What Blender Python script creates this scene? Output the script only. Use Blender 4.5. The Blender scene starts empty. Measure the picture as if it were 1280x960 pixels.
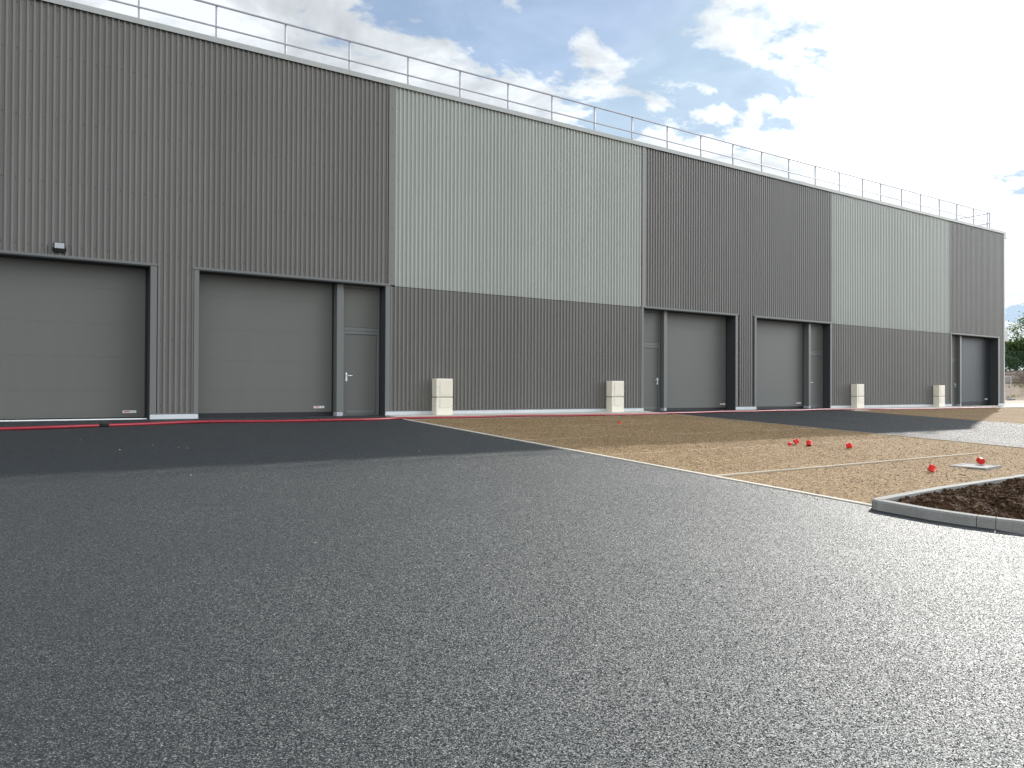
import bpy, bmesh, math, random
from mathutils import Vector, Matrix, noise
random.seed(11)
R = math.radians
sc = bpy.context.scene
C = sc.collection
# ------------------------------------------------------------------ camera
SLOPE = 0.045                                  # the yard falls away from the wall
cam_d = bpy.data.cameras.new('camera'); cam = bpy.data.objects.new('camera', cam_d); C.objects.link(cam)
cam_d.sensor_width = 36.0; cam_d.lens = 26.72; cam_d.clip_start = 0.05; cam_d.clip_end = 6000
rt = Vector((0.83555088, -0.5493964, 0.00428051)); up = Vector((-0.00791816, -0.00425137, 0.99995961)); fw = Vector((0.54935602, 0.83555103, 0.00790244))
M4 = Matrix(((rt.x, up.x, -fw.x, 0.0), (rt.y, up.y, -fw.y, -18.193), (rt.z, up.z, -fw.z, 0.67), (0, 0, 0, 1)))
cam.matrix_world = M4
sc.camera = cam
# ------------------------------------------------------------------ light
SUN_AZ, SUN_EL = 68.5, 23.3                    # azimuth from +Y towards +X
sdir = Vector((math.sin(R(SUN_AZ))*math.cos(R(SUN_EL)), math.cos(R(SUN_AZ))*math.cos(R(SUN_EL)), math.sin(R(SUN_EL))))
sl = bpy.data.lights.new('sun', 'SUN'); sl.energy = 1.8; sl.angle = R(0.7); sl.color = (1.0, 0.955, 0.89)
so = bpy.data.objects.new('sun', sl); C.objects.link(so); so.rotation_euler = sdir.to_track_quat('Z', 'Y').to_euler(); so.location = (30, 20, 40)
w = bpy.data.worlds.new('World'); sc.world = w; w.use_nodes = True
nt = w.node_tree; nt.nodes.clear()
def nd(t, ty, **kw):
    n = t.nodes.new(ty)
    for k, v in kw.items(): setattr(n, k, v)
    return n
def math_(t, op, a, b=None, c=None, clamp=False):
    n = t.nodes.new('ShaderNodeMath'); n.operation = op; n.use_clamp = clamp
    for i, x in enumerate((a, b, c)):
        if x is None: continue
        if isinstance(x, (int, float)): n.inputs[i].default_value = x
        else: t.links.new(x, n.inputs[i])
    return n.outputs[0]
def vmath(t, op, a, b=None):
    n = t.nodes.new('ShaderNodeVectorMath'); n.operation = op
    for i, x in enumerate((a, b)):
        if x is None: continue
        if isinstance(x, (tuple, list, Vector)): n.inputs[i].default_value = tuple(x)
        else: t.links.new(x, n.inputs[i])
    return n.outputs['Value'] if op in ('DOT_PRODUCT', 'LENGTH') else n.outputs['Vector']
def scale_(t, v, s):
    n = t.nodes.new('ShaderNodeVectorMath'); n.operation = 'SCALE'; t.links.new(v, n.inputs[0])
    if isinstance(s, (int, float)): n.inputs['Scale'].default_value = s
    else: t.links.new(s, n.inputs['Scale'])
    return n.outputs['Vector']
def noise_(t, vec, scale, detail=4, rough=.5, dist=0.0, out='Fac'):
    n = t.nodes.new('ShaderNodeTexNoise'); n.inputs['Scale'].default_value = scale; n.inputs['Detail'].default_value = detail
    n.inputs['Roughness'].default_value = rough; n.inputs['Distortion'].default_value = dist
    if vec is not None: t.links.new(vec, n.inputs['Vector'])
    return n.outputs[out]
def ramp(t, fac, stops, interp='LINEAR'):
    n = t.nodes.new('ShaderNodeValToRGB'); n.color_ramp.interpolation = interp
    e = n.color_ramp.elements
    while len(e) < len(stops): e.new(0.5)
    for el, (p, c) in zip(e, stops):
        el.position = p; el.color = (c, c, c, 1) if isinstance(c, (int, float)) else (*c, 1)
    t.links.new(fac, n.inputs[0]); return n.outputs['Color']
def mix(t, fac, a, b, blend='MIX'):
    n = t.nodes.new('ShaderNodeMix'); n.data_type = 'RGBA'; n.blend_type = blend
    for k, x in ((0, fac), (6, a), (7, b)):
        if isinstance(x, (int, float)): n.inputs[k].default_value = x if k == 0 else (x, x, x, 1)
        elif isinstance(x, (tuple, list)): n.inputs[k].default_value = (*x, 1)
        else: t.links.new(x, n.inputs[k])
    return n.outputs[2]
tc = nd(nt, 'ShaderNodeTexCoord')
sky = nd(nt, 'ShaderNodeTexSky', sky_type='NISHITA', sun_disc=False)
sky.sun_elevation = R(SUN_EL); sky.sun_rotation = R(SUN_AZ); sky.altitude = 100; sky.air_density = 1.0; sky.dust_density = 0.25; sky.ozone_density = 1.0
SKY_STRENGTH = 0.05
d = tc.outputs['Generated']
sep = nd(nt, 'ShaderNodeSeparateXYZ'); nt.links.new(d, sep.inputs[0])
zc = math_(nt, 'ADD', math_(nt, 'MAXIMUM', sep.outputs['Z'], 0.0), 0.16)
pl = nd(nt, 'ShaderNodeCombineXYZ')
nt.links.new(math_(nt, 'DIVIDE', sep.outputs['X'], zc), pl.inputs[0]); nt.links.new(math_(nt, 'DIVIDE', sep.outputs['Y'], zc), pl.inputs[1]); pl.inputs[2].default_value = 3.7
pv = pl.outputs[0]
n1 = noise_(nt, pv, 2.3, 10, .58, .3)
n2 = noise_(nt, vmath(nt, 'ADD', pv, (5.3, 1.7, 0.0)), 3.6, 9, .60, .35)
n3 = noise_(nt, vmath(nt, 'ADD', pv, (1.1, 8.7, 0.0)), .8, 2, .5)
dn = vmath(nt, 'NORMALIZE', d)
sd = vmath(nt, 'DOT_PRODUCT', dn, sdir)
sdp = math_(nt, 'MAXIMUM', sd, 0.0)
glow = math_(nt, 'MULTIPLY', math_(nt, 'POWER', sdp, 95.0), ramp(nt, sep.outputs['Z'], [(.10, .30), (.30, 1.0)], 'EASE'))
away = math_(nt, 'MULTIPLY', math_(nt, 'SUBTRACT', .50, sd), .9, clamp=True)
gap = Vector((0.645, 0.66, 0.385)).normalized()             # a clear patch between the clouds
hole = math_(nt, 'POWER', math_(nt, 'MAXIMUM', vmath(nt, 'DOT_PRODUCT', dn, gap), 0.0), 90.0)
cov = math_(nt, 'MULTIPLY_ADD', math_(nt, 'SUBTRACT', n3, .5), .30, n1)
cov = math_(nt, 'MULTIPLY_ADD', glow, .22, cov)
cov = math_(nt, 'MULTIPLY_ADD', away, .10, cov)
cov = math_(nt, 'ADD', cov, .112)
cov = math_(nt, 'MULTIPLY_ADD', hole, -.17, cov)
cov = math_(nt, 'MULTIPLY_ADD', math_(nt, 'POWER', math_(nt, 'MAXIMUM', sep.outputs['Z'], 0.0), 3.0), -.36, cov)
mask = math_(nt, 'MAXIMUM', ramp(nt, cov, [(.462, 0.0), (.530, 1.0)], 'EASE'), .20)
# cloud radiance: bright towards the sun, lifted on the unseen side away from it to fill the shaded wall, greyer where thick
body = math_(nt, 'ADD', math_(nt, 'MINIMUM', math_(nt, 'MULTIPLY', glow, 6.0), .24), .295)
body = math_(nt, 'MULTIPLY_ADD', math_(nt, 'POWER', sdp, 5.0), .06, body)
body = math_(nt, 'MULTIPLY_ADD', away, .36, body)
side = Vector((math.sin(R(110))*math.cos(R(22)), math.cos(R(110))*math.cos(R(22)), math.sin(R(22))))   # unseen bright cloud bank right of the view, added to light the ribs
bank = math_(nt, 'POWER', math_(nt, 'MAXIMUM', vmath(nt, 'DOT_PRODUCT', dn, side), 0.0), 15.0)
body = math_(nt, 'MULTIPLY_ADD', bank, 4.6, body)
shade = ramp(nt, n2, [(.38, .74), (.50, 1.0), (.60, 1.28)])
ccol = mix(nt, 1.0, scale_(nt, shade, body), (.94, .988, 1.02), 'MULTIPLY')
skyc = vmath(nt, 'MINIMUM', scale_(nt, sky.outputs[0], SKY_STRENGTH), (.155, .22, .295))
fin = mix(nt, math_(nt, 'MULTIPLY', mask, .93), skyc, ccol)
bg = nd(nt, 'ShaderNodeBackground'); bg.inputs['Strength'].default_value = 1.0
nt.links.new(fin, bg.inputs['Color'])
wo = nd(nt, 'ShaderNodeOutputWorld'); nt.links.new(bg.outputs[0], wo.inputs[0])
sc.view_settings.view_transform = 'Standard'; sc.view_settings.look = 'None'; sc.view_settings.gamma = 1.0
sc.view_settings.use_curve_mapping = False
sc.view_settings.exposure = 1.5
sc.render.engine = 'CYCLES'
sc.cycles.use_denoising = True; sc.cycles.denoiser = 'OPENIMAGEDENOISE'; sc.cycles.denoising_input_passes = 'RGB_ALBEDO_NORMAL'; sc.cycles.denoising_prefilter = 'NONE'
sc.cycles.max_bounces = 6; sc.cycles.diffuse_bounces = 4; sc.cycles.sample_clamp_indirect = 4.0
# ------------------------------------------------------------------ materials
def newmat(name):
    m = bpy.data.materials.new(name); m.use_nodes = True
    t = m.node_tree; b = t.nodes['Principled BSDF']
    return m, t, b
def obj_co(t):
    return nd(t, 'ShaderNodeTexCoord').outputs['Object']
def painted(name, col, rough=.45, var=.10, streak=True, metallic=0.0, spec=.5, sheets=False):
    """factory-coated sheet: faint streaks and blotches, slightly uneven gloss"""
    m, t, b = newmat(name); co = obj_co(t)
    mp = nd(t, 'ShaderNodeMapping'); mp.inputs['Scale'].default_value = (3.0, 3.0, .25) if streak else (1.5, 1.5, 1.5); t.links.new(co, mp.inputs[0])
    a = noise_(t, mp.outputs[0], 2.0, 5, .6); c = noise_(t, co, .45, 3, .5)
    f = math_(t, 'ADD', math_(t, 'MULTIPLY', a, .6), math_(t, 'MULTIPLY', c, .4))
    lo = tuple(x*(1-var) for x in col); hi = tuple(x*(1+var) for x in col)
    cc = ramp(t, f, [(.3, lo), (.7, hi)])
    if sheets:                                     # neighbouring sheets come from different coils
        sp = nd(t, 'ShaderNodeSeparateXYZ'); t.links.new(co, sp.inputs[0])
        wn = nd(t, 'ShaderNodeTexWhiteNoise', noise_dimensions='1D'); t.links.new(math_(t, 'FLOOR', math_(t, 'DIVIDE', sp.outputs[0], .94)), wn.inputs['W'])
        cc = scale_(t, cc, math_(t, 'MULTIPLY_ADD', wn.outputs['Value'], .07, .965))
    t.links.new(cc, b.inputs['Base Color'])
    t.links.new(math_(t, 'MULTIPLY_ADD', a, .2, rough-.1), b.inputs['Roughness'])
    b.inputs['Metallic'].default_value = metallic; b.inputs['Specular IOR Level'].default_value = spec
    return m
def grains(name, scale, stops, tilt, rough, big=None, spec=.5, tint=None, dims='2D', fine_w=.55):
    """loose or bound stones: every stone its own colour and its own facet"""
    m, t, b = newmat(name); co = obj_co(t)
    v = nd(t, 'ShaderNodeTexVoronoi', voronoi_dimensions=dims); v.inputs['Scale'].default_value = scale; v.inputs['Randomness'].default_value = 1.0
    t.links.new(co, v.inputs['Vector'])
    s = nd(t, 'ShaderNodeSeparateColor'); t.links.new(v.outputs['Color'], s.inputs[0])
    v2 = nd(t, 'ShaderNodeTexVoronoi', voronoi_dimensions=dims); v2.inputs['Scale'].default_value = scale*2.17; t.links.new(co, v2.inputs['Vector'])
    s2 = nd(t, 'ShaderNodeSeparateColor'); t.links.new(v2.outputs['Color'], s2.inputs[0])
    def both(i): return math_(t, 'ADD', math_(t, 'MULTIPLY', math_(t, 'SUBTRACT', s.outputs[i], .5), 1-fine_w*.35), math_(t, 'MULTIPLY', math_(t, 'SUBTRACT', s2.outputs[i], .5), fine_w))
    col = ramp(t, math_(t, 'MULTIPLY_ADD', s2.outputs[2], .3, math_(t, 'MULTIPLY', s.outputs[2], .7)), stops)
    patch = noise_(t, co, .55, 5, .6); fine = noise_(t, co, 6.0, 4, .6)
    if big: col = mix(t, math_(t, 'MULTIPLY', ramp(t, math_(t, 'MULTIPLY_ADD', fine, .35, math_(t, 'MULTIPLY', patch, .65)), [(.38, 0.0), (.62, 1.0)]), big[1]), col, big[0], 'MULTIPLY')
    if tint: col = tint(t, co, col)
    t.links.new(col, b.inputs['Base Color'])
    tl = math_(t, 'MULTIPLY_ADD', patch, tilt*1.5, tilt*.25)
    ox = math_(t, 'MULTIPLY', both(0), math_(t, 'MULTIPLY', tl, 2.0))
    oy = math_(t, 'MULTIPLY', both(1), math_(t, 'MULTIPLY', tl, 2.0))
    cmb = nd(t, 'ShaderNodeCombineXYZ'); t.links.new(ox, cmb.inputs[0]); t.links.new(oy, cmb.inputs[1])
    g = nd(t, 'ShaderNodeNewGeometry')
    t.links.new(vmath(t, 'NORMALIZE', vmath(t, 'ADD', g.outputs['Normal'], cmb.outputs[0])), b.inputs['Normal'])
    t.links.new(math_(t, 'MULTIPLY_ADD', s.outputs[2], .22, rough-.1), b.inputs['Roughness'])
    b.inputs['Specular IOR Level'].default_value = spec
    return m
def scuffs(t, co, col):
    # pale scuffs and dust the machines left by the doors
    mp = nd(t, 'ShaderNodeMapping'); mp.inputs['Scale'].default_value = (.5, 2.2, 1); mp.inputs['Rotation'].default_value = (0, 0, .2); t.links.new(co, mp.inputs[0])
    a = ramp(t, noise_(t, mp.outputs[0], 1.6, 7, .62, 1.2), [(.60, 0.0), (.74, 1.0)])
    sp = nd(t, 'ShaderNodeSeparateXYZ'); t.links.new(co, sp.inputs[0])
    near = math_(t, 'MULTIPLY', ramp(t, math_(t, 'MULTIPLY_ADD', sp.outputs[1], .12, 1.0), [(.0, .05), (.85, 1.0)]), .35)
    return mix(t, math_(t, 'MULTIPLY', a, near), col, (.10, .11, .11))
ASPHALT = grains('asphalt', 195, [(0.0, (.003, .0035, .004)), (.55, (.008, .009, .010)), (.80, (.022, .0245, .027)), (.93, (.062, .067, .072)), (1.0, (.17, .178, .18))], 1.0, .62, ((.62, .66, .70), .8), .76, tint=scuffs)
ASPHALT.node_tree.nodes['Principled BSDF'].inputs['Specular Tint'].default_value = (.91, .98, 1.0, 1)
DRIVE = grains('driveway_asphalt', 150, [(0.0, (.006, .0065, .007)), (.55, (.014, .015, .016)), (.80, (.026, .028, .03)), (.93, (.06, .063, .066)), (1.0, (.15, .155, .155))], .9, .75, ((.62, .66, .70), .8), .42)
def joints(t, co, col):
    sp = nd(t, 'ShaderNodeSeparateXYZ'); t.links.new(co, sp.inputs[0]); y = sp.outputs[1]
    brk = ramp(t, noise_(t, co, 2.2, 4, .6), [(.42, 0.0), (.6, 1.0)])
    tot = None
    for yy in (-8.57, -6.15, -3.7):
        k = math_(t, 'LESS_THAN', math_(t, 'ABSOLUTE', math_(t, 'SUBTRACT', y, yy)), .035)
        tot = k if tot is None else math_(t, 'ADD', tot, k)
    cl = noise_(t, co, 13.0, 5, .65)
    col = mix(t, 1.0, col, ramp(t, cl, [(.30, .62), (.50, .92), (.68, 1.22)]), 'MULTIPLY')
    return mix(t, math_(t, 'MULTIPLY', math_(t, 'MULTIPLY', tot, brk), .6), col, (.46, .38, .28))
GRAVEL = grains('gravel', 62, [(0.1, (.085, .055, .03)), (.35, (.235, .156, .082)), (.6, (.32, .218, .119)), (.85, (.44, .32, .188)), (1.0, (.66, .55, .40))], .42, .9, ((.80, .76, .72), .6), .06, tint=joints)
EARTHGR = grains('site_ground', 30, [(0.0, (.16, .12, .085)), (.6, (.29, .22, .15)), (1.0, (.42, .34, .25))], .5, .95, ((.7, .66, .6), .7), .2)
BANKM = grains('bank_soil', 22, [(0.0, (.07, .05, .035)), (.6, (.13, .095, .07)), (1.0, (.21, .165, .125))], .5, .95, ((.7, .66, .6), .7), .1)
SAND = grains('sandy_ground', 40, [(0.0, (.34, .28, .21)), (.6, (.44, .38, .30)), (1.0, (.55, .49, .41))], .3, .95, ((.8, .78, .75), .5), .2)
EDGE = grains('weathered_concrete', 160, [(0.0, (.26, .21, .155)), (.6, (.42, .355, .27)), (1.0, (.55, .48, .38))], .2, .9, ((.70, .66, .60), .8), .2, dims='3D')
CONC = grains('pale_concrete', 160, [(0.0, (.46, .43, .37)), (.6, (.56, .525, .46)), (1.0, (.64, .60, .53))], .15, .85, ((.80, .79, .77), .7), .25, dims='3D')
KERBM = grains('kerb_concrete', 190, [(0.0, (.20, .20, .19)), (.5, (.28, .275, .26)), (1.0, (.37, .36, .345))], .12, .85, ((.68, .69, .68), .8), .25, dims='3D')
SOIL = grains('soil', 45, [(0.0, (.026, .014, .008)), (.5, (.065, .038, .021)), (.9, (.12, .074, .044)), (1.0, (.22, .15, .10))], .6, .95, ((.6, .55, .5), .6), .03, dims='3D')
DARK = painted('dark_coated_steel', (.149, .143, .132), .42, .07, sheets=True)
LIGHT = painted('pale_coated_steel', (.345, .366, .335), .42, .05, sheets=True)
TRIM = painted('grey_trim', (.150, .151, .147), .5, .06, True, 0.0, .3)
CAPM = painted('pale_trim', (.36, .37, .36), .5, .06, True, 0.0, .3)
DOOR = painted('door_grey', (.123, .1245, .1155), .55, .04, True, 0.0, .3)
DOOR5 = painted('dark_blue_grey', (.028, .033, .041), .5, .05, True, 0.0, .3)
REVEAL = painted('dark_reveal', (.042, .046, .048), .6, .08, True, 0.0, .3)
FRAMEM = painted('door_frame_grey', (.135, .141, .136), .5, .05, True, 0.0, .4)
RUBBER = painted('black_rubber', (.012, .013, .016), .7, .2, False)
PLINTH = painted('plinth_concrete', (.56, .58, .60), .8, .12, False, spec=.3)
STEEL = painted('brushed_steel', (.78, .80, .80), .3, .06, False, .6)
GALV = painted('galvanised_steel', (.42, .42, .46), .6, .10, False, 0.0, .3)
CREAM = painted('cream_polyester', (.74, .69, .58), .5, .05, False)
CREAM2 = painted('cream_polyester_door', (.69, .64, .535), .5, .05, False)
SEAMM = painted('grey_seam', (.30, .28, .25), .7, .08, False)
RED = painted('red_conduit', (.30, .011, .022), .30, .14, False, 0.0, .9)
CAPRED = painted('red_plastic', (.72, .035, .025), .6, .14, False, 0.0, .25)
BLACK = painted('black_plastic', (.010, .010, .010), .6, .1, False, 0.0, .15)
WHITE = painted('white_vinyl', (.80, .81, .80), .4, .03, False)
INKRED = painted('red_ink', (.55, .03, .05), .5, .05, False)
INKGREEN = painted('pale_green_ink', (.42, .56, .52), .5, .05, False)
LENS = painted('lamp_glass', (.36, .37, .39), .15, .03, False)
GREENST = painted('green_steel', (.05, .12, .085), .5, .1, False)
ROOFM = painted('roof_membrane', (.22, .22, .22), .8, .1, False)
BARK = painted('bark', (.09, .07, .05), .9, .3, True)
def leafmat(name, c0, c1):
    m, t, b = newmat(name); co = obj_co(t)
    g = nd(t, 'ShaderNodeNewGeometry')
    f = math_(t, 'ADD', math_(t, 'MULTIPLY', g.outputs['Random Per Island'], .6), math_(t, 'MULTIPLY', noise_(t, co, .6, 3), .4))
    t.links.new(ramp(t, f, [(.15, c0), (.8, c1)]), b.inputs['Base Color'])
    b.inputs['Roughness'].default_value = .6
    tr = nd(t, 'ShaderNodeBsdfTranslucent'); t.links.new(ramp(t, f, [(.15, c0), (.8, c1)]), tr.inputs[0])
    ms = nd(t, 'ShaderNodeMixShader'); ms.inputs[0].default_value = .5
    t.links.new(b.outputs[0], ms.inputs[1]); t.links.new(tr.outputs[0], ms.inputs[2])
    t.links.new(ms.outputs[0], t.nodes['Material Output'].inputs['Surface'])
    return m
LEAF = [leafmat('leaf_green', (.04, .075, .022), (.12, .19, .06)), leafmat('leaf_deep_green', (.028, .065, .022), (.09, .155, .055)), leafmat('leaf_olive', (.035, .05, .016), (.11, .135, .05))]
GRASSM = leafmat('grass_blade', (.05, .07, .02), (.16, .16, .06))
# ------------------------------------------------------------------ mesh helpers
class MB:
    """collects shapes and links them as ONE mesh object"""
    def __init__(s): s.v = []; s.f = []; s.mi = []; s.sm = []; s.cur = 0
    def quad(s, *p, smooth=False):
        n = len(s.v); s.v += [tuple(q) for q in p]; s.f.append(tuple(range(n, n+len(p)))); s.mi.append(s.cur); s.sm.append(smooth); return s
    def box(s, x0, x1, y0, y1, z0, z1, bev=0.0):
        if bev <= 0:
            n = len(s.v)
            s.v += [(x0,y0,z0),(x1,y0,z0),(x1,y1,z0),(x0,y1,z0),(x0,y0,z1),(x1,y0,z1),(x1,y1,z1),(x0,y1,z1)]
            for f in ((0,3,2,1),(4,5,6,7),(0,1,5,4),(1,2,6,5),(2,3,7,6),(3,0,4,7)):
                s.f.append(tuple(n+i for i in f)); s.mi.append(s.cur); s.sm.append(False)
        else:
            bm = bmesh.new(); bmesh.ops.create_cube(bm, size=1.0)
            for v in bm.verts: v.co = Vector(((x0+x1)/2+v.co.x*(x1-x0), (y0+y1)/2+v.co.y*(y1-y0), (z0+z1)/2+v.co.z*(z1-z0)))
            bmesh.ops.bevel(bm, geom=bm.edges[:], offset=bev, segments=2, affect='EDGES', profile=.5)
            s.add(bm); bm.free()
        return s
    def add(s, bm, smooth=False):
        n = len(s.v); bm.verts.index_update()
        s.v += [tuple(v.co) for v in bm.verts]
        for f in bm.faces: s.f.append(tuple(n+v.index for v in f.verts)); s.mi.append(s.cur); s.sm.append(smooth)
    def tube(s, pts, rad, seg=8, caps=True):
        pts = [Vector(p) for p in pts]; rad = rad if isinstance(rad, (list, tuple)) else [rad]*len(pts)
        n = len(s.v); up_ = Vector((0, 0, 1))
        for i, p in enumerate(pts):
            tg = (pts[min(i+1, len(pts)-1)]-pts[max(i-1, 0)]).normalized()
            a = tg.cross(up_) if abs(tg.z) < .95 else tg.cross(Vector((1, 0, 0)))
            a.normalize(); b = tg.cross(a)
            for k in range(seg):
                th = 2*math.pi*k/seg; s.v.append(tuple(p+(a*math.cos(th)+b*math.sin(th))*rad[i]))
        for i in range(len(pts)-1):
            for k in range(seg):
                k2 = (k+1) % seg
                s.f.append((n+i*seg+k, n+i*seg+k2, n+(i+1)*seg+k2, n+(i+1)*seg+k)); s.mi.append(s.cur); s.sm.append(True)
        if caps:
            s.f.append(tuple(n+k for k in range(seg))); s.mi.append(s.cur); s.sm.append(False)
            m = n+(len(pts)-1)*seg; s.f.append(tuple(m+k for k in reversed(range(seg)))); s.mi.append(s.cur); s.sm.append(False)
        return s
    def build(s, name, mat, parent=None, loc=None, fix=True):
        me = bpy.data.meshes.new(name); me.from_pydata(s.v, [], s.f)
        for m in (mat if isinstance(mat, (list, tuple)) else [mat]): me.materials.append(m)
        me.polygons.foreach_set('material_index', s.mi); me.polygons.foreach_set('use_smooth', s.sm)
        me.update()
        if fix:
            bm = bmesh.new(); bm.from_mesh(me); bmesh.ops.recalc_face_normals(bm, faces=bm.faces[:]); bm.to_mesh(me); bm.free()
        o = bpy.data.objects.new(name, me); C.objects.link(o)
        if parent: o.parent = parent
        if loc: o.location = loc
        return o
def empty(name, label, cat, loc=(0, 0, 0), rz=0.0, group=None):
    o = bpy.data.objects.new(name, None); C.objects.link(o); o.location = loc; o.rotation_euler = (0, 0, rz); o.empty_display_size = .2
    o['label'] = label; o['category'] = cat
    if group: o['group'] = group
    return o
def tag(o, label=None, cat=None, group=None, kind=None):
    for k, v in (('label', label), ('category', cat), ('group', group), ('kind', kind)):
        if v: o[k] = v
    return o
def children(o): return [c for c in bpy.data.objects if c.parent is o]
def copy_tree(o, parent=None):
    kids = children(o)
    c = o.copy(); C.objects.link(c); c.parent = parent
    for ch in kids: copy_tree(ch, c)
    return c
def zg(y): return SLOPE*max(y, -45.0) if y < 0 else 0.0
# ------------------------------------------------------------------ ground
def terrain_z(x, y):
    z = zg(y)
    # earth bank beyond the far end of the building
    u = x*.919+(y+18.2)*.394; v = -x*.394+(y+18.2)*.919
    if u > 70:
        f = min(max((u-76)/20.0, 0), 1); f = f*f*(3-2*f)
        z += 2.75*f+(.35*noise.noise(Vector((x*.12, y*.12, 0)))+.16*noise.noise(Vector((x*.5, y*.5, 2))))*min(1, max(0, (u-75)/6))*(1 if u < 96 else .3)
    return z
def sheet(name, xs, ys, zf, mat, label=None, kind='structure', smooth=True):
    mb = MB(); nx = len(xs); 
    mb.v = [(x, y, zf(x, y)) for y in ys for x in xs]
    for j in range(len(ys)-1):
        for i in range(nx-1):
            a = j*nx+i; mb.f.append((a, a+1, a+nx+1, a+nx)); mb.mi.append(0); mb.sm.append(smooth)
    o = mb.build(name, mat, fix=False); o['kind'] = kind
    return o
xs = [-2500, -1200, -500, -200, -100, -60, -40, -20, 0, 20, 40, 41.6, 44, 48, 52]+[54+2*i for i in range(46)]+[150, 180, 250, 400, 800, 1500, 3000]
ys = [-2500, -1000, -400, -150, -80, -45, -30, -20, -15, -10, -5, -.02, .02]+[2*i+2 for i in range(40)]+[90, 110, 150, 250, 500, 1000, 2500]
sheet('ground', xs, ys, lambda x, y: terrain_z(x, y)-.035, EARTHGR)
def strip(name, poly, dz, mat, kind='structure', thick=0.0):
    """flat sheet lying on the slope: outline in plan, cut at y=0 so it follows the fall"""
    bm = bmesh.new(); vs = [bm.verts.new((x, y, 0)) for x, y in poly]; bm.faces.new(vs)
    for cut in (0.0,):
        g = bm.verts[:]+bm.edges[:]+bm.faces[:]
        bmesh.ops.bisect_plane(bm, geom=g, plane_co=(0, cut, 0), plane_no=(0, 1, 0))
    for v in bm.verts: v.co.z = zg(v.co.y)+dz
    if thick:
        r = bmesh.ops.extrude_face_region(bm, geom=bm.faces[:])
        for v in [e for e in r['geom'] if isinstance(e, bmesh.types.BMVert)]: v.co.z += thick
    mb = MB(); mb.add(bm); bm.free()
    o = mb.build(name, mat); o['kind'] = kind
    return o
def seam(y): return 17.12+.42*min(1, -y/10.9) if y < 0 else 17.12
strip('asphalt_yard', [(-45, -44), (7.95, -44), (7.95, .45), (-45, .45)], 0.0, ASPHALT)
# beyond the planter the yard asphalt carries on to the right
strip('asphalt_road', [(7.95, -44), (60, -44), (60, -20.6), (7.95, -20.6)], 0.0, ASPHALT)
strip('asphalt_driveway', [(17.16, .45), (17.16, 0), (17.58, -10.9), (17.58, -13.0), (26.4, -13.0), (26.4, .45)], 0.0, DRIVE)
# gravel: gently uneven sheet
def gz(x, y):
    e = max(0, min(1, (x-8.0)/.2, (seam(y)-x)/.2, (-1.0-y)/.2, 1-max(0, .12-abs(y+11.02))/.12))
    return zg(y)-.006+.012*max(0, e)*noise.noise(Vector((x*.9, y*.9, 0)))+.006*max(0, e)*noise.noise(Vector((x*3.1, y*3.1, 5)))+.011*max(0, e)*noise.fractal(Vector((x*7, y*7, 2)), .8, 2.2, 3)
gx = [8.0+.0625*i for i in range(155)]; gy = [-13.3+.0625*i for i in range(193)]
mb = MB(); nx = len(gx)
mb.v = [(8.0+(x-8.0)*(seam(y)-8.0)/(gx[-1]-8.0), y, gz(8.0+(x-8.0)*(seam(y)-8.0)/(gx[-1]-8.0), y)) for y in gy for i, x in enumerate(gx)]
for j in range(len(gy)-1):
    for i in range(nx-1):
        a = j*nx+i; mb.f.append((a, a+1, a+nx+1, a+nx)); mb.mi.append(0); mb.sm.append(True)
o = mb.build('gravel_ground', GRAVEL, fix=False); o['kind'] = 'structure'
strip('gravel_verge', [(26.44, -13.0), (60, -13.0), (60, -1.22), (26.44, -1.22)], -.006, GRAVEL)
# pale concrete strips along the foot of the wall
strip('concrete_path', [(8.06, -1.02), (17.05, -1.12), (17.1, -.015), (17.0, -.015), (8.06, -.015)], -.03, CONC, thick=.045)
strip('concrete_apron', [(27.0, -1.05), (58, -1.15), (58, 1.8), (41.75, 1.8), (41.75, -.015), (27.0, -.015)], -.03, CONC, thick=.045)
strip('sandy_track', [(58.2, -1.2), (95, 6.0), (95, 26), (41.75, 14), (41.75, 1.9), (58.2, 1.9)], -.012, SAND)
# flush edgings
strip('concrete_edging', [(7.955, -13.36), (8.035, -13.36), (8.035, -.9), (7.955, -.9)], -.05, CONC, thick=.062)
strip('parking_edging', [(8.04, -11.08), (15.4, -11.04), (15.4, -10.98), (8.04, -11.0)], -.05, EDGE, thick=.063)
strip('driveway_edging', [(17.58, -13.0), (17.53, -13.0), (17.53, -10.9), (17.10, -1.2), (17.16, -1.2), (17.58, -10.9)], -.05, EDGE, thick=.058)
# ------------------------------------------------------------------ warehouse
WL, WR, ZT, ZL, ZC, ZF = -14.0, 41.34, 8.58, 3.36, .125, 3.36
B = empty('warehouse', 'long flat-roofed grey warehouse clad in dark and pale corrugated steel, with loading doors', 'warehouse')
OPEN = [(-3.6, 2.50), (3.50, 8.03), (17.03, 21.43), (22.56, 26.98), (36.25, 40.68)]
YB = .20
mb = MB()
prev = WL
for a, b in OPEN+[(WR, WR)]:
    if a > prev: mb.box(prev+.002, a-.004, .035, YB, -.4, ZL)
    prev = b+.004 if b < WR else b
mb.box(WL+.002, WR-.002, .035, YB, ZL, 8.55)
mb.build('wall_core', RUBBER, B)
mb = MB()
mb.box(WL, WL+.2, YB, 26, -.4, 8.56); mb.box(WL, WR, 26, 26.2, -.4, 8.56)
mb.build('rear_wall', DARK, B)
mb = MB(); mb.box(WR-.2, WR, YB+.01, 26, .1, 8.56); mb.build('gable_wall', CAPM, B)
mb = MB(); mb.box(WL+.2, WR-.2, YB, 26, 8.15, 8.3); mb.build('roof', ROOFM, B)
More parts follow.
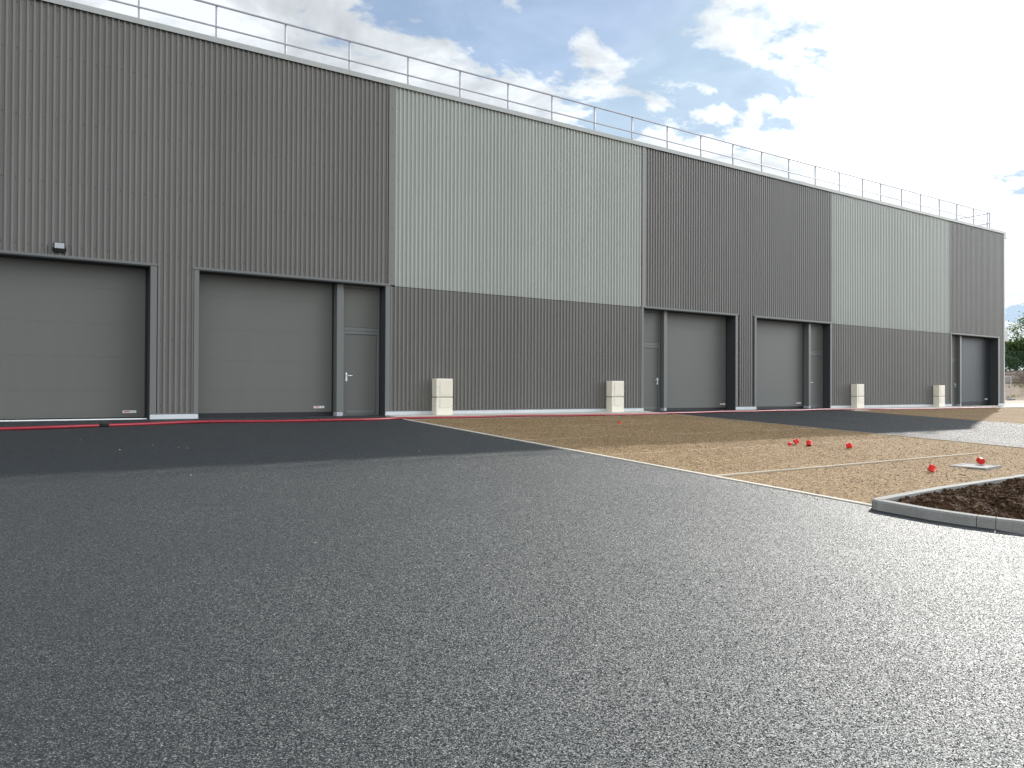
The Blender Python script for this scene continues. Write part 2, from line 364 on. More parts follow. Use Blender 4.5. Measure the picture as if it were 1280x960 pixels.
# corrugated cladding
PITCH, DEP = .1175, .034
PROF = [(0.0, 1), (.052, 1), (.070, 0), (.098, 0), (.1175, 1)]   # 1 = valley, 0 = crest
def clad(name, x0, x1, z0, z1, mat, label=None, rows=()):
    mb = MB(); pts = []
    k = math.floor(x0/PITCH)
    def yv(f): return -.015+DEP*f
    allp = []
    for i in range(k-1, int(x1/PITCH)+2):
        for (px, f) in PROF[:-1]: allp.append((i*PITCH+px, yv(f)))
    def yat(x):
        for (xa, ya), (xb, yb) in zip(allp, allp[1:]):
            if xa <= x <= xb: return ya+(yb-ya)*(x-xa)/(xb-xa)
        return 0
    pts = [(x0, yat(x0))]+[p for p in allp if x0 < p[0] < x1]+[(x1, yat(x1))]
    n = len(pts)
    mb.v = [(x, y, z0) for x, y in pts]+[(x, y, z1) for x, y in pts]+[(x, y+.004, z0) for x, y in pts]+[(x, y+.004, z1) for x, y in pts]
    for i in range(n-1):
        mb.f.append((i, i+1, n+i+1, n+i)); mb.mi.append(0); mb.sm.append(False)
        mb.f.append((i, 2*n+i, 2*n+i+1, i+1)); mb.mi.append(0); mb.sm.append(False)
    for zr in rows:                                   # fixing screws in every second valley
        for i in range(int(x0/PITCH)+1, int(x1/PITCH), 2):
            cx = i*PITCH+.023
            if cx < x0+.03 or cx > x1-.03: continue
            zz = zr+random.uniform(-.01, .01); r = .010
            mb.cur = 1
            mb.quad(*[(cx+r*math.cos(q*math.pi/3), .015-.004, zz+r*math.sin(q*math.pi/3)) for q in range(6)])
            mb.cur = 0
    o = mb.build(name, [mat, SEAMM if mat is LIGHT else BLACK], B, fix=False)
    if label: o['label'] = label
    return o
HI = (3.6, 4.9, 6.2, 7.5, 8.45); LO = (.3, 1.75)
clad('dark_cladding', WL, 8.08, 3.40, ZT, DARK, rows=HI)
clad('light_cladding', 8.30, 16.96, ZL, ZT, LIGHT, rows=HI)
clad('dark_cladding', 17.10, 27.05, 3.40, ZT, DARK, rows=HI)
clad('light_cladding', 27.10, 36.10, ZL, ZT, LIGHT, rows=HI)
clad('dark_cladding', 36.12, 41.26, 3.40, ZT, DARK, rows=HI)
clad('dark_cladding', 2.63, 3.40, ZC, 3.40, DARK, rows=LO)
clad('dark_cladding', 8.165, 16.93, ZC, ZL-.015, DARK, rows=LO)
clad('dark_cladding', 21.66, 22.39, ZC, 3.40, DARK, rows=LO)
clad('dark_cladding', 27.135, 36.105, ZC, ZL-.015, DARK, rows=LO)
clad('dark_cladding', 40.84, 41.26, ZC, 3.40, DARK, rows=LO)
clad('dark_cladding', WL, -3.75, ZC, 3.40, DARK)
def part(name, mat, *boxes, bev=0.0, parent=None, label=None):
    mb = MB()
    for bx in boxes: mb.box(*bx, bev=bev)
    o = mb.build(name, mat, parent or B)
    if label: o['label'] = label
    return o
# vertical joint covers and corner trim
mb = MB(); mb.box(8.108, 8.295, -.022, .034, ZL+.02, ZT-.01); mb.cur = 1
for zz in [3.62+.62*i for i in range(8)]:
    mb.tube([(8.20, -.024, zz), (8.20, -.028, zz)], .011, 6)
mb.build('joint_cover', [DARK, BLACK], B)
part('joint_cover', DARK, (16.962, 17.098, -.022, .034, ZL+.02, ZT-.01))
part('joint_cover', TRIM, (27.052, 27.098, -.02, .034, ZL+.02, ZT-.01))
part('corner_trim', CAPM, (41.262, 41.36, -.03, .06, ZC, ZT-.005), bev=.006)
# parapet cap: fascia with a folded drip
mb = MB()
mb.box(WL-.03, 41.40, -.045, .34, ZT+.012, 8.685)
mb.box(WL-.03, 41.40, -.055, -.046, ZT-.022, 8.675)
mb.build('parapet_cap', CAPM, B)
x = WL
while x < 41.2:
    part('cap_joint', CAPM, (x, x+.06, -.058, -.0555, ZT-.024, 8.677)); x += 3.0
part('gutter_box', CAPM, (41.42, 41.69, .02, 26, 8.36, 8.70), bev=.01)
part('wall_box', CAPM, (41.362, 41.90, .07, .62, 3.22, 3.80), bev=.015)
# plinth
for a, b in [(2.505, 3.495), (8.036, 17.02), (21.436, 22.55), (26.99, 36.24), (40.69, 41.37), (WL, -3.61)]:
    part('plinth', PLINTH, (a, b, -.012-.03, .034, -.2, .098), bev=.008)
    part('base_flashing', TRIM, (a+.11, b-.02, -.034, .03, .102, .124))
# openings: head trims, jamb trims and reveals
for i, (a, b) in enumerate(OPEN):
    part('door_head_trim', TRIM, (a-.14, b+.14, -.042, .033, ZL-.008, ZL+.045), bev=.004)
    part('jamb_trim', TRIM, (a-.105, a-.001, -.03, .034, .10, ZL-.010), bev=.004)
    part('jamb_trim', TRIM, (b+.001, b+.13, -.03, .034, .10, ZL-.010), bev=.004)
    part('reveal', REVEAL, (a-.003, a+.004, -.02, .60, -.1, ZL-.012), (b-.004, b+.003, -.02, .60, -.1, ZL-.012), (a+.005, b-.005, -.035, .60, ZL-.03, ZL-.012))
YS, YP, YPOST = .38, .30, .14
def sticker(parent, x, z, wd):
    s = MB(); s.box(x, x+wd, YS-.006, YS-.003, z, z+.055)
    s.cur = 1
    xx = x+wd*.09
    for k in range(6):                                # a short red word, too small to read
        lw = wd*.062; s.box(xx, xx+lw, YS-.008, YS-.0065, z+.024, z+.046); 
        xx += wd*.078
    s.box(x+wd*.09, x+wd*.50, YS-.008, YS-.0065, z+.012, z+.017)
    s.cur = 2
    for k in range(2): s.box(x+wd*(.66+.14*k), x+wd*(.76+.14*k), YS-.008, YS-.0065, z+.014, z+.042)
    s.build('maker_label', [WHITE, INKRED, INKGREEN], parent)
def sectional(x0, x1, ztop, zbot, stx, lines=(.62, 1.34, 2.06, 2.82), mat=DOOR):
    mb = MB(); zs = [zbot]+list(lines)+[ztop]
    for k in range(len(zs)-1):
        z0, z1 = zs[k]+.0006, zs[k+1]-.0006
        mb.box(x0, x1, YS, YS+.045, z0, z1, bev=.0012)
        n = 4                                         # micro ribs inside one section
    mb.box(x0, x1, YS+.006, YS+.04, zbot+.01, ztop-.01)
    dr = mb.build('sectional_door', mat, B)
    part('bottom_seal', RUBBER, (x0+.01, x1-.01, YS+.005, YS+.04, -.02, zbot-.002), parent=dr)
    part('side_seal', RUBBER, (x1+.001, x1+.035, YS-.01, YS+.04, -.02, ztop), parent=dr)
    sticker(dr, stx, zbot+.095, .27)
    return dr
def personnel(x0, x1, hx, hs):
    """single door leaf with frame and fixed panel above; hx = handle x, hs = lever direction"""
    dr = part('personnel_door', DOOR, (x0+.085, x1-.085, YP+.012, YP+.06, .035, 2.075), bev=.004)
    part('door_frame', FRAMEM, (x0, x0+.078, YP-.004, YP+.08, .0, 2.165), (x1-.078, x1, YP-.004, YP+.08, .0, 2.165), (x0+.0785, x1-.0785, YP-.004, YP+.08, 2.083, 2.165), (x0+.0785, x1-.0785, YP+.002, YP+.08, .0, .03), bev=.003, parent=dr)
    part('kick_ledge', FRAMEM, (x0+.12, x1-.12, YP+.004, YP+.0115, .05, .13), bev=.003, parent=dr)
    mb = MB(); mb.box(hx-.022, hx+.022, YP-.012, YP-.001 if False else YP+.011, .875, 1.095, bev=.004)
    mb.tube([(hx, YP-.01, 1.02), (hx, YP-.055, 1.02), (hx+hs*.02, YP-.062, 1.02), (hx+hs*.145, YP-.062, 1.02)], .0115, 8)
    mb.build('handle', STEEL, dr)
    tp = part('transom_panel', DOOR, (x0+.045, x1-.045, YP+.014, YP+.06, 2.26, 3.26), bev=.004)
    part('transom_frame', FRAMEM, (x0, x0+.043, YP-.002, YP+.08, 2.17, 3.33), (x1-.043, x1, YP-.002, YP+.08, 2.17, 3.33), (x0+.044, x1-.044, YP-.002, YP+.08, 2.17, 2.255), (x0+.044, x1-.044, YP-.002, YP+.08, 3.265, 3.33), bev=.003, parent=tp)
    return dr
def post(x0, x1):
    p = part('door_post', FRAMEM, (x0, x1, YPOST, .47, .10, ZL-.032), bev=.006)
    part('post_shoe', GALV, (x0+.01, x1-.01, YPOST+.004, .46, -.02, .099), parent=p)
ZTOP = ZL-.032
sectional(-3.58, 2.455, ZTOP, .035, 2.02)
sectional(3.54, 6.75, ZTOP, .10, 6.29); post(6.793, 6.965); personnel(6.985, 8.005, 7.105, 1)
personnel(17.05, 18.07, 17.95, -1); post(18.097, 18.24); sectional(18.27, 21.385, ZTOP, .08, 21.09)
sectional(22.60, 25.80, ZTOP, .09, 25.42); post(25.849, 25.98); personnel(26.0, 26.96, 26.10, 1)
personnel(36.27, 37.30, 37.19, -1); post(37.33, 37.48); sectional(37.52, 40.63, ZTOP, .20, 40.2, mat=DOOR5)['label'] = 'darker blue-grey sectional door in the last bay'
part('threshold', WHITE, (-3.55, 2.46, .02, .10, -.03, .022), bev=.006)
# dark interior slab behind the doors so nothing shows through
part('floor_slab', RUBBER, (WL+.25, WR-.25, .7, 25.9, -.2, .03))
# ------------------------------------------------------------------ roof guardrail
GX = [-12.0, -10.4, -8.8, -7.2, -5.6, -4.0, -2.35, -.75, .87, 2.28, 3.91, 5.52, 7.16, 8.81, 10.41, 12.01, 13.6, 15.26, 16.84, 18.43, 20.05, 21.71, 23.3, 24.89, 26.54, 28.13, 29.76, 31.11, 32.73, 34.29, 35.88, 37.46, 39.06, 40.40, 40.65]
Gd = empty('roof_guardrail', 'galvanised tube guardrail running along the roof edge above the cladding', 'railing', (0, 0, 0))
gy0 = .35
for x in GX:
    mb = MB(); mb.tube([(x, gy0, 8.30), (x, gy0, 9.615)], .028, 8); mb.box(x-.05, x+.05, gy0-.05, gy0+.05, 8.305, 8.33)
    mb.build('post', GALV, Gd)
for k in range(1, 9):
    mb = MB(); yy = gy0+1.6*k; mb.tube([(40.55, yy, 8.30), (40.55, yy, 9.615)], .024, 8); mb.box(40.5, 40.6, yy-.05, yy+.05, 8.305, 8.33)
    mb.build('post', GALV, Gd)
MB().tube([(-12.3, gy0-.03, 9.59), (40.90, gy0-.03, 9.59)], .025, 8).build('top_rail', GALV, Gd)
MB().tube([(-12.3, gy0-.03, 9.09), (40.92, gy0-.03, 9.09)], .022, 8).build('mid_rail', GALV, Gd)
MB().tube([(40.52, gy0-.02, 9.545), (40.52, gy0+13, 9.545)], .021, 8).build('top_rail', GALV, Gd)
MB().tube([(40.52, gy0-.02, 9.045), (40.52, gy0+13, 9.045)], .018, 8).build('mid_rail', GALV, Gd)
# ------------------------------------------------------------------ floodlight
F = empty('floodlight', 'small black floodlight on the wall above the leftmost loading door', 'floodlight', (.785, -.02, 3.46))
MB().box(-.10, .10, -.075, -.02, 0.0, .20, bev=.008).build('housing', BLACK, F)
mb = MB(); mb.box(-.086, .086, -.082, -.0755, .075, .187, bev=.002); mb.build('lens', LENS, F)
mb = MB(); mb.box(-.122, -.104, -.06, .0, .02, .09); mb.box(.104, .122, -.06, .0, .02, .09); mb.box(-.122, .122, -.006, .004, .02, .06); mb.build('bracket', BLACK, F)
# ------------------------------------------------------------------ meter cabinets
def cabinet(loc, label):
    t = empty('meter_cabinet', label, 'cabinet', loc, 0, 'cream meter cabinets along the wall')
    W_, D_, = .49, .27
    up_ = part('upper_box', CREAM, (0, W_, -D_, 0, .485, .965), bev=.010, parent=t)
    lo_ = part('lower_box', CREAM, (0, W_, -D_, 0, -.05, .455), bev=.010, parent=t)
    part('seam_band', SEAMM, (.008, W_-.008, -D_+.008, -.008, .45, .49), parent=t)
    d1 = part('door', CREAM2, (.10, W_-.035, -D_-.010, -D_+.002, .525, .93), bev=.004, parent=up_)
    d2 = part('hatch', CREAM2, (.10, W_-.06, -D_-.010, -D_+.002, .19, .43), bev=.004, parent=lo_)
    mb = MB(); mb.tube([(.06, -D_-.004, .735), (.06, -D_+.002, .735)], .012, 8); mb.build('lock', SEAMM, up_)
    mb = MB(); mb.tube([(.04, -D_-.004, .245), (.04, -D_+.002, .245)], .010, 8); mb.build('bolt', SEAMM, lo_)
    mb = MB(); mb.tube([(W_-.03, -D_-.004, .245), (W_-.03, -D_+.002, .245)], .010, 8); mb.build('bolt', SEAMM, lo_)
    return t
cab = cabinet((9.365, -.05, .0), 'nearest cream meter cabinet, beside the edge of the big asphalt yard')
for x, lb in ((15.44, 'cream meter cabinet just left of the second side door, behind the gravel'), (28.32, 'cream meter cabinet at the head of the far driveway, left of the farthest cabinet'), (34.58, 'farthest cream meter cabinet, just left of the last dark doorway')):
    c = copy_tree(cab); c.location = (x, -.05, 0); c['label'] = lb
# ------------------------------------------------------------------ red conduit
RP = [(-9, -2.3), (-6, -2.15), (-3, -2.05), (-1.2, -1.95), (-.2, -1.92), (.55, -1.86), (1.34, -1.66), (2.2, -1.45), (3.15, -1.27), (4.2, -1.30), (5.4, -1.42), (6.57, -1.43), (7.3, -1.34), (7.8, -1.22), (8.3, -1.26), (9.1, -1.28), (10.4, -1.22), (11.69, -1.23), (13.0, -1.30), (14.31, -1.36), (15.6, -1.30), (17.0, -1.22), (18.79, -1.03), (20.4, -.98), (22.0, -.97), (24.0, -.88), (25.96, -.80), (27.4, -.95), (28.8, -1.16), (30.6, -1.22), (32.5, -1.25), (35.0, -1.24), (38.0, -1.22)]
pts = []
for i in range(len(RP)-1):
    p0 = Vector(RP[max(i-1, 0)]); p1 = Vector(RP[i]); p2 = Vector(RP[i+1]); p3 = Vector(RP[min(i+2, len(RP)-1)])
    for s in range(6):
        u = s/6; q = .5*((2*p1)+(p2-p0)*u+(2*p0-5*p1+4*p2-p3)*u*u+(3*p1-p0-3*p2+p3)*u**3)
        pts.append((q.x, q.y, zg(q.y)+.028+.004*math.sin(q.x*2.3)))
E_ = empty('red_conduit', 'long thin red plastic conduit with one black coupling, lying along the foot of the warehouse', 'conduit', (0, 0, 0))
MB().tube(pts, .030, 10).build('pipe', RED, E_)
i = min(range(len(pts)), key=lambda k: abs(pts[k][0]-1.45))
a, b = Vector(pts[i]), Vector(pts[i+1]); dd = (b-a).normalized()
MB().tube([a-dd*.09, a-dd*.075, a+dd*.075, a+dd*.09], [.03, .036, .036, .03], 10).build('coupling', BLACK, E_)
# ------------------------------------------------------------------ planter: kerb and soil
OUT = [(26, -13.12), (12.1, -13.16), (9.4, -13.26), (8.2, -13.36), (7.90, -13.39), (7.82, -13.43), (7.79, -13.50), (7.80, -14.05), (7.88, -14.42), (7.98, -14.68), (8.14, -15.0), (8.5, -15.55), (9.1, -16.2), (10.0, -16.9), (11.2, -17.5), (13, -18.0), (26, -18.4)]
def inset(poly, dist):
    r = []
    for i, p in enumerate(poly):
        a = Vector(poly[max(i-1, 0)]); b = Vector(poly[min(i+1, len(poly)-1)]); t_ = (b-a).normalized()
        r.append(Vector(p)+Vector((-t_.y, t_.x))*dist)
    return r
KH = .105
KERB = empty('planter_kerb', 'grey concrete kerb around the dark soil bed by the gravel', 'kerb', (8, -13.4, zg(-13.4)))
inn = inset(OUT, .125); mid = inset(OUT, .018)
# arc-length splitting into one-metre stones
def lerp_poly(poly, par, t):
    for k in range(len(par)-1):
        if par[k] <= t <= par[k+1]:
            u = (t-par[k])/max(1e-6, par[k+1]-par[k]); return Vector(poly[k]).lerp(Vector(poly[k+1]), u)
    return Vector(poly[-1])
par = [0.0]
for a, b in zip(OUT, OUT[1:]): par.append(par[-1]+(Vector(b)-Vector(a)).length)
L0 = par[6]                                            # at the corner
cuts = [L0]
t_ = L0
for stp in (.98, .16, .30, .62)+(1.0,)*14:
    t_ += stp
    if t_ < par[-1]: cuts.append(t_)
t_ = L0-.06
while t_ > 0: cuts.append(t_); t_ -= 1.0
cuts = sorted(cuts+[0.0, par[-1]])
base = Vector((8, -13.4, zg(-13.4)))
for c0, c1 in zip(cuts, cuts[1:]):
    if c1-c0 < .03: continue
    e = .003; mb = MB(); n = max(2, int((c1-c0)/.12)); rows = []
    ts = sorted([c0+e+(c1-c0-2*e)*k/n for k in range(n+1)]+[p for p in par if c0+e < p < c1-e])
    for tt in ts:
        o_, m_, i_ = lerp_poly(OUT, par, tt), lerp_poly(mid, par, tt), lerp_poly(inn, par, tt)
        z = zg(o_.y)
        sec = [(o_.x, o_.y, z-.05), (o_.x, o_.y, z+KH-.02), (m_.x, m_.y, z+KH), (i_.x, i_.y, z+KH), (i_.x, i_.y, z-.05)]
        rows.append([tuple(Vector(q)-base) for q in sec])
    for r in rows: mb.v += r
    for j in range(len(rows)-1):
        for k in range(4): mb.f.append((j*5+k, j*5+k+1, (j+1)*5+k+1, (j+1)*5+k)); mb.mi.append(0); mb.sm.append(False)
    mb.f.append((0, 1, 2, 3, 4)); mb.mi.append(0); mb.sm.append(False)
    q = (len(rows)-1)*5; mb.f.append((q+4, q+3, q+2, q+1, q)); mb.mi.append(0); mb.sm.append(False)
    mb.build('kerb_stone', KERBM, KERB)
# soil inside the kerb
from mathutils.geometry import intersect_point_tri_2d
def inside(x, y, poly):
    c = False; n = len(poly); j = n-1
    for i in range(n):
        xi, yi = poly[i]; xj, yj = poly[j]
        if (yi > y) != (yj > y) and x < (xj-xi)*(y-yi)/(yj-yi)+xi: c = not c
        j = i
    return c
inp = [(p.x, p.y) for p in inn]
def soil_z(x, y):
    e = min((Vector((x, y))-lerp_poly(inn, par, tt)).length for tt in SAMP)
    h = KH-.035+.11*min(1, e/1.2)
    n_ = .075*noise.fractal(Vector((x*2.6, y*2.6, 0)), .9, 2.1, 3)+.045*abs(noise.noise(Vector((x*9, y*9, 3))))+.03*noise.noise(Vector((x*21, y*21, 7)))
    return zg(y)+h+n_*min(1, .35+e/.4)
SAMP = [par[-1]*k/260 for k in range(261)]
mb = MB(); st = .045
idx = {}
nxs = int(8.0/st); nys = int(4.6/st)
for j in range(nys):
    for i in range(nxs):
        x = 7.8+i*st; y = -17.8+j*st
        if x > 9.6 and y < -15.6: continue
        if inside(x, y, inp): idx[(i, j)] = len(mb.v); mb.v.append((x+random.uniform(-.012, .012), y+random.uniform(-.012, .012), soil_z(x, y)))
for (i, j), a in list(idx.items()):
    if all(k in idx for k in ((i+1, j), (i, j+1), (i+1, j+1))):
        mb.f.append((a, idx[(i+1, j)], idx[(i+1, j+1)], idx[(i, j+1)])); mb.mi.append(0); mb.sm.append(False)
# rest of the bed, coarse, under the fine sheet
mb.f.append(tuple(len(mb.v)+k for k in range(len(inp)))); mb.v += [(x, y, zg(y)+KH-.05) for x, y in inp]; mb.mi.append(0); mb.sm.append(False)
def clod(mb, x, y, z, r):
    bm = bmesh.new(); bmesh.ops.create_icosphere(bm, subdivisions=1, radius=r)
    sx, sy, sz = random.uniform(.7, 1.3), random.uniform(.7, 1.3), random.uniform(.5, .9); ro = random.uniform(0, 6)
    for v in bm.verts:
        c = v.co*random.uniform(.75, 1.2); v.co = Vector((x+(c.x*math.cos(ro)-c.y*math.sin(ro))*sx, y+(c.x*math.sin(ro)+c.y*math.cos(ro))*sy, z+c.z*sz))
    mb.add(bm); bm.free()
keys = list(idx.values())
for k in range(4200):
    v = mb.v[random.choice(keys)]
    clod(mb, v[0]+random.uniform(-.02, .02), v[1]+random.uniform(-.02, .02), v[2]+.004, random.choice((.008, .010, .013, .016, .02, .028)))
o = mb.build('planting_soil', SOIL, fix=False); o['kind'] = 'stuff'
# ------------------------------------------------------------------ manhole and red marker caps
Mh = empty('manhole_cover', 'square grey concrete manhole cover set in the gravel near the soil bed', 'manhole', (13.05, -12.02, zg(-12.02)+.0), .12)
part('frame', KERBM, (-.36, .36, -.27, -.225, -.04, .022), (-.36, .36, .225, .27, -.04, .022), (-.36, -.315, -.2245, .2245, -.04, .022), (.315, .36, -.2245, .2245, -.04, .022), bev=.004, parent=Mh)
part('lid', KERBM, (-.31, .31, -.22, .22, -.04, .016), bev=.006, parent=Mh)
def cap_mesh(name, r, h, tilt, rz):
    prof = [(.96, 0), (1.0, .06), (.97, .12), (.90, .14), (.90, .72), (.84, .9), (.62, 1.0), (0, 1.02)]
    mb = MB(); seg = 14; ml = Matrix.Rotation(rz, 3, 'Z') @ Matrix.Rotation(tilt, 3, 'X')
    for (a, z) in prof:
        for k in range(seg):
            th = 2*math.pi*k/seg; v = ml @ Vector((a*r*math.cos(th), a*r*math.sin(th), z*h-h*.5)); mb.v.append(tuple(v))
    for i in range(len(prof)-1):
        for k in range(seg): mb.f.append((i*seg+k, i*seg+(k+1) % seg, (i+1)*seg+(k+1) % seg, (i+1)*seg+k)); mb.mi.append(0); mb.sm.append(True)
    mb.f.append(tuple(range(seg))[::-1]); mb.mi.append(0); mb.sm.append(False)
    lo = min(v[2] for v in mb.v); mb.v = [(a, b, c-lo) for a, b, c in mb.v]
    return mb
CAPS = [(12.93, -8.60, .045, .055, .2, .3, 0, 'faint small red cap lying leftmost of the row on the gravel'),
        (13.13, -8.60, .055, .08, 1.1, .9, 0, 'red plastic cap tipped over behind another on the gravel'),
        (13.17, -8.86, .058, .09, .25, 2.2, 0, 'red plastic cap in front of the tipped one, on open gravel'),
        (13.49, -9.52, .058, .10, 1.35, .4, 0, 'red plastic cap lying alone on gravel beside the driveway, right of the pair'),
        (11.77, -12.0, .055, .10, .35, 1.0, 0, 'red plastic cap standing on gravel between the long edging and the kerb'),
        (13.32, -11.97, .055, .095, 1.2, 2.6, .02, 'red plastic cap lying on the grey manhole cover'),
        (12.68, -3.80, .04, .05, .3, .3, 0, 'tiny distant red cap on gravel between the two nearest cabinets')]
for x, y, r, h, tl, rz, dz, lb in CAPS:
    o = cap_mesh('marker_cap', r, h, tl, rz).build('marker_cap', CAPRED, loc=(x, y, (zg(y)-.004 if dz else gz(x, y)-.004)+dz))
    tag(o, lb, 'marker cap', 'red caps scattered on the gravel')
# loose chippings on the asphalt
mb = MB()
for k in range(70):
    x = random.uniform(-9, 7.6); y = random.uniform(-13.5, -2.2)
    clod(mb, x, y, zg(y)+.004, random.choice((.004, .005, .006, .009)))
o = mb.build('loose_chippings', CONC, fix=False); o['kind'] = 'stuff'
mb = MB()
for k in range(8000):
    x = random.uniform(8.1, 17.3); y = random.uniform(-13.0, -1.4)
    clod(mb, x, y, gz(x, y)+.002, random.choice((.004, .006, .008, .011)))
for k in range(160):
    y = random.uniform(-13, -1.2); x = 7.95-abs(random.gauss(0, .22))
    clod(mb, x, y, zg(y)+.003, random.choice((.004, .006, .008)))
o = mb.build('coarse_gravel', GRAVEL, fix=False); o['kind'] = 'stuff'
# ------------------------------------------------------------------ beyond the far end: site fence, mesh fence, trees
def at(u, v): return (u*.919-v*.394, u*.394+v*.919-18.2)
def site_panel(u, v, ang, label):
    x, y = at(u, v)
    t = empty('site_fence_panel', label, 'site fence', (x, y, terrain_z(x, y)-.03), ang)
    mb = MB()
    mb.tube([(0, 0, .10), (0, 0, 2.0)], .024, 8); mb.tube([(3.4, 0, .10), (3.4, 0, 2.0)], .024, 8)
    mb.tube([(0, 0, 1.98), (3.4, 0, 1.98)], .022, 8); mb.tube([(0, 0, .16), (3.4, 0, .16)], .02, 8)
    mb.build('frame', GALV, t)
    mb = MB()
    for k in range(1, 34): mb.tube([(k*.1, 0, .16), (k*.1, 0, 1.98)], .004, 4, False)
    for k in range(1, 9): mb.tube([(0, .006, .16+k*.2), (3.4, .006, .16+k*.2)], .004, 4, False)
    mb.build('wire_mesh', GALV, t)
    for xx in (0, 3.4): part('foot', KERBM, (xx-.32, xx+.32, -.12, .12, 0, .14), bev=.03, parent=t)
    return t
# pixel column 1262 at about 67 m
site_panel(75.6, .25, R(113), 'galvanised mesh site fence panel on a concrete foot just past the building corner')
FN = empty('mesh_fence', 'green welded mesh fence along the top of the earth bank', 'fence', (0, 0, 0))
f0, f1 = -14, 30
for k, v in enumerate(range(f0, f1+1, 3)):
    x, y = at(97.5, v); z = terrain_z(x, y)
    MB().box(x-.04, x+.04, y-.04, y+.04, z-.1, z+2.3).build('fence_post', GREENST, FN)
mb = MB()
for k in range((f1-f0)*8):
    v = f0+k/8; x, y = at(97.45, v); z = terrain_z(x, y)
    mb.tube([(x, y, z), (x, y, z+2.25)], .006, 3, False)
for h in (.05, .55, 1.1, 1.65, 2.2):
    pp = []
    for v in range(f0, f1+1, 3):
        x, y = at(97.4, v); pp.append((x, y, terrain_z(x, y)+h))
    mb.tube(pp, .012, 4)
mb.build('mesh_panel', GREENST, FN)
# dark turned soil on the upper face of the bank
bk = MB(); us = [86.5+.5*i for i in range(20)]; vs_ = [f0-4+1.0*i for i in range(53)]
bk.v = [(*at(uu, v), terrain_z(*at(uu, v))+.06+.10*noise.fractal(Vector((uu*.8, v*.8, 1)), .9, 2.1, 3)*(1 if 87 < uu < 95.5 else 0)-(.12 if uu < 87 or uu > 95.6 else 0)) for v in vs_ for uu in us]
for j in range(len(vs_)-1):
    for i in range(len(us)-1):
        a = j*len(us)+i; bk.f.append((a, a+1, a+len(us)+1, a+len(us))); bk.mi.append(0); bk.sm.append(False)
o = bk.build('earth_bank', BANKM, fix=False); o['kind'] = 'structure'
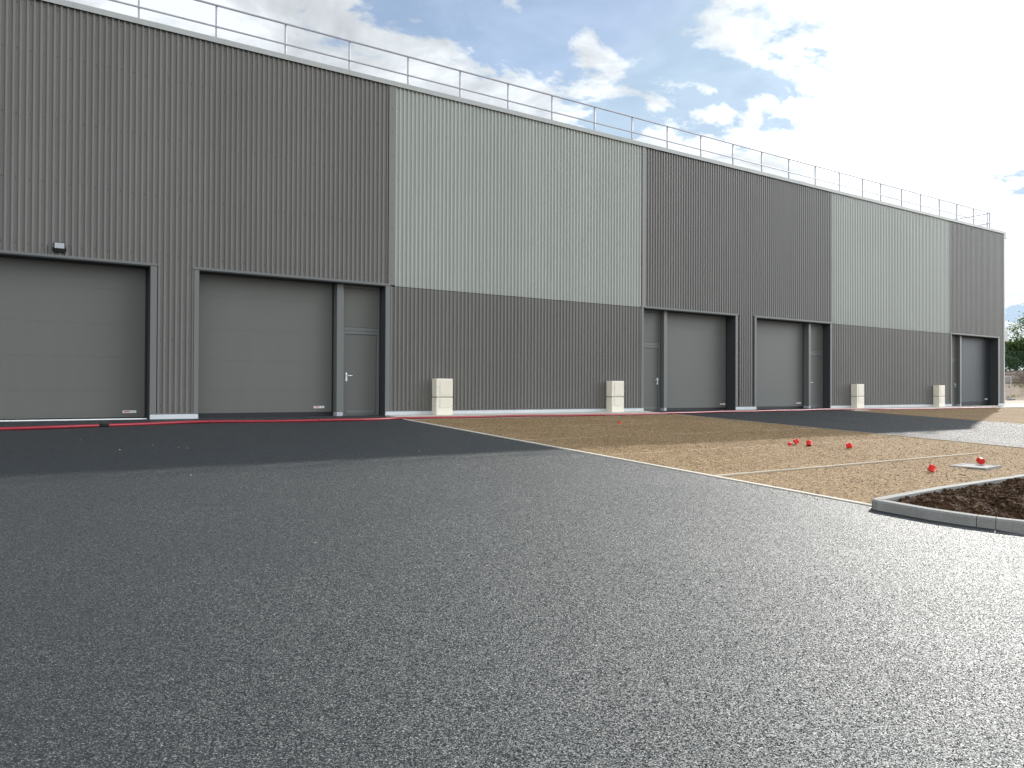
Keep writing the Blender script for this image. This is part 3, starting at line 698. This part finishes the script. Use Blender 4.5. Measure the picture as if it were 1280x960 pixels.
# pale strip at the fence foot
pp = MB(); n = 30
for k in range(n+1):
    v = f0+(f1-f0)*k/n
    for uu in (96.6, 97.2):
        x, y = at(uu, v); pp.v.append((x, y, terrain_z(x, y)+.05))
for k in range(n): pp.f.append((2*k, 2*k+1, 2*k+3, 2*k+2)); pp.mi.append(0); pp.sm.append(False)
o = pp.build('bank_path', CONC, fix=False); o['kind'] = 'structure'
def tree(u, v, h, rad, label, leaf, seed, density=1.0):
    rnd = random.Random(seed); x, y = at(u, v); z = terrain_z(x, y)-.1
    t = empty('tree', label, 'tree', (x, y, z), 0, 'trees behind the mesh fence')
    tb = MB(); tips = []
    hh = h*.62
    trunk = [(rnd.uniform(-.12, .12)*k, rnd.uniform(-.12, .12)*k, hh*k/5) for k in range(6)]
    tb.tube(trunk, [.20*h/8*(1-.13*k) for k in range(6)], 8)
    for k in range(16):
        b0 = Vector(trunk[rnd.randint(1, 5)]); az = rnd.uniform(0, 6.28); ln = rad*rnd.uniform(.55, 1.05); el = rnd.uniform(.15, 1.1)
        tip = b0+Vector((math.cos(az)*math.cos(el), math.sin(az)*math.cos(el), math.sin(el)))*ln
        md = b0.lerp(tip, .5)+Vector((0, 0, .12*ln))
        tb.tube([b0, md, tip], [.07*h/8, .045*h/8, .015], 5); tips += [tip, md]
    top = Vector(trunk[-1])+Vector((0, 0, h*.3)); tb.tube([trunk[-1], top], [.08, .02], 5); tips.append(top)
    tb.build('trunk', BARK, t)
    cb = MB()
    for tip in tips:
        for c in range(max(1, int(4*density))):
            cc = tip+Vector((rnd.gauss(0, .5), rnd.gauss(0, .5), rnd.gauss(0, .4)))*rad*.33
            cr = rad*rnd.uniform(.12, .30)
            for q in range(int(46*density)):
                p = cc+Vector((rnd.gauss(0, .6), rnd.gauss(0, .6), rnd.gauss(0, .5)))*cr
                if p.z < .5: continue
                a = Vector((rnd.gauss(0, 1), rnd.gauss(0, 1), rnd.gauss(0, 1))).normalized(); b = a.orthogonal().normalized(); s_ = rnd.uniform(.08, .17)
                a2 = a.cross(b)
                cb.quad(p-b*s_, p+a2*s_*.5, p+b*s_, p-a2*s_*.5)
    cb.build('crown', leaf, t, fix=False)
TR = [(103, 1.9, 6.9, 2.1, 'leafy green tree partly hidden by the far building corner', 1), (106, -.3, 5.7, 2.4, 'low bushy green tree behind the fence, between two taller ones', 0), (104, -2.3, 8.0, 2.6, 'taller airy tree at the right edge of the photo', 0),
      (106, -6.6, 7.4, 2.7, 'broad green tree beyond the right edge', 1), (104, -11.2, 6.6, 2.5, 'olive tree further right along the fence', 2), (107, 6.5, 6.5, 2.5, 'deep green tree hidden mostly behind the building end', 1)]
for k, (u, v, h, r_, lb, m_) in enumerate(TR): tree(u, v, h, r_, lb, LEAF[m_], 40+k)
hb = MB(); rnd = random.Random(5)
for k in range(9000):
    v = rnd.uniform(-16, 22); u = 99.3+rnd.uniform(0, 1.8); x, y = at(u, v); z = terrain_z(x, y)
    hz = (1.3+.9*noise.noise(Vector((v*.35, 0, 0))))*rnd.random()**.7*1.3
    p = Vector((x, y, z+hz)); a = Vector((rnd.gauss(0, 1), rnd.gauss(0, 1), rnd.gauss(0, 1))).normalized(); b = a.orthogonal().normalized(); s_ = rnd.uniform(.09, .18); a2 = a.cross(b)
    hb.quad(p-b*s_, p+a2*s_*.5, p+b*s_, p-a2*s_*.5)
o = hb.build('undergrowth', LEAF[1], fix=False); o['kind'] = 'stuff'
gb = MB()
for k in range(2500):
    u = rnd.uniform(77, 87); v = rnd.uniform(-14, 20); x, y = at(u, v)
    if noise.noise(Vector((x*.3, y*.3, 9))) < -.05: continue
    z = terrain_z(x, y)-.04; s_ = rnd.uniform(.03, .07); h_ = rnd.uniform(.08, .25); a = rnd.uniform(0, 3.1); dx, dy = math.cos(a)*s_, math.sin(a)*s_
    gb.quad((x-dx, y-dy, z), (x+dx, y+dy, z), (x+rnd.uniform(-.05, .05), y+rnd.uniform(-.05, .05), z+h_))
o = gb.build('dry_grass', GRASSM, fix=False); o['kind'] = 'stuff'
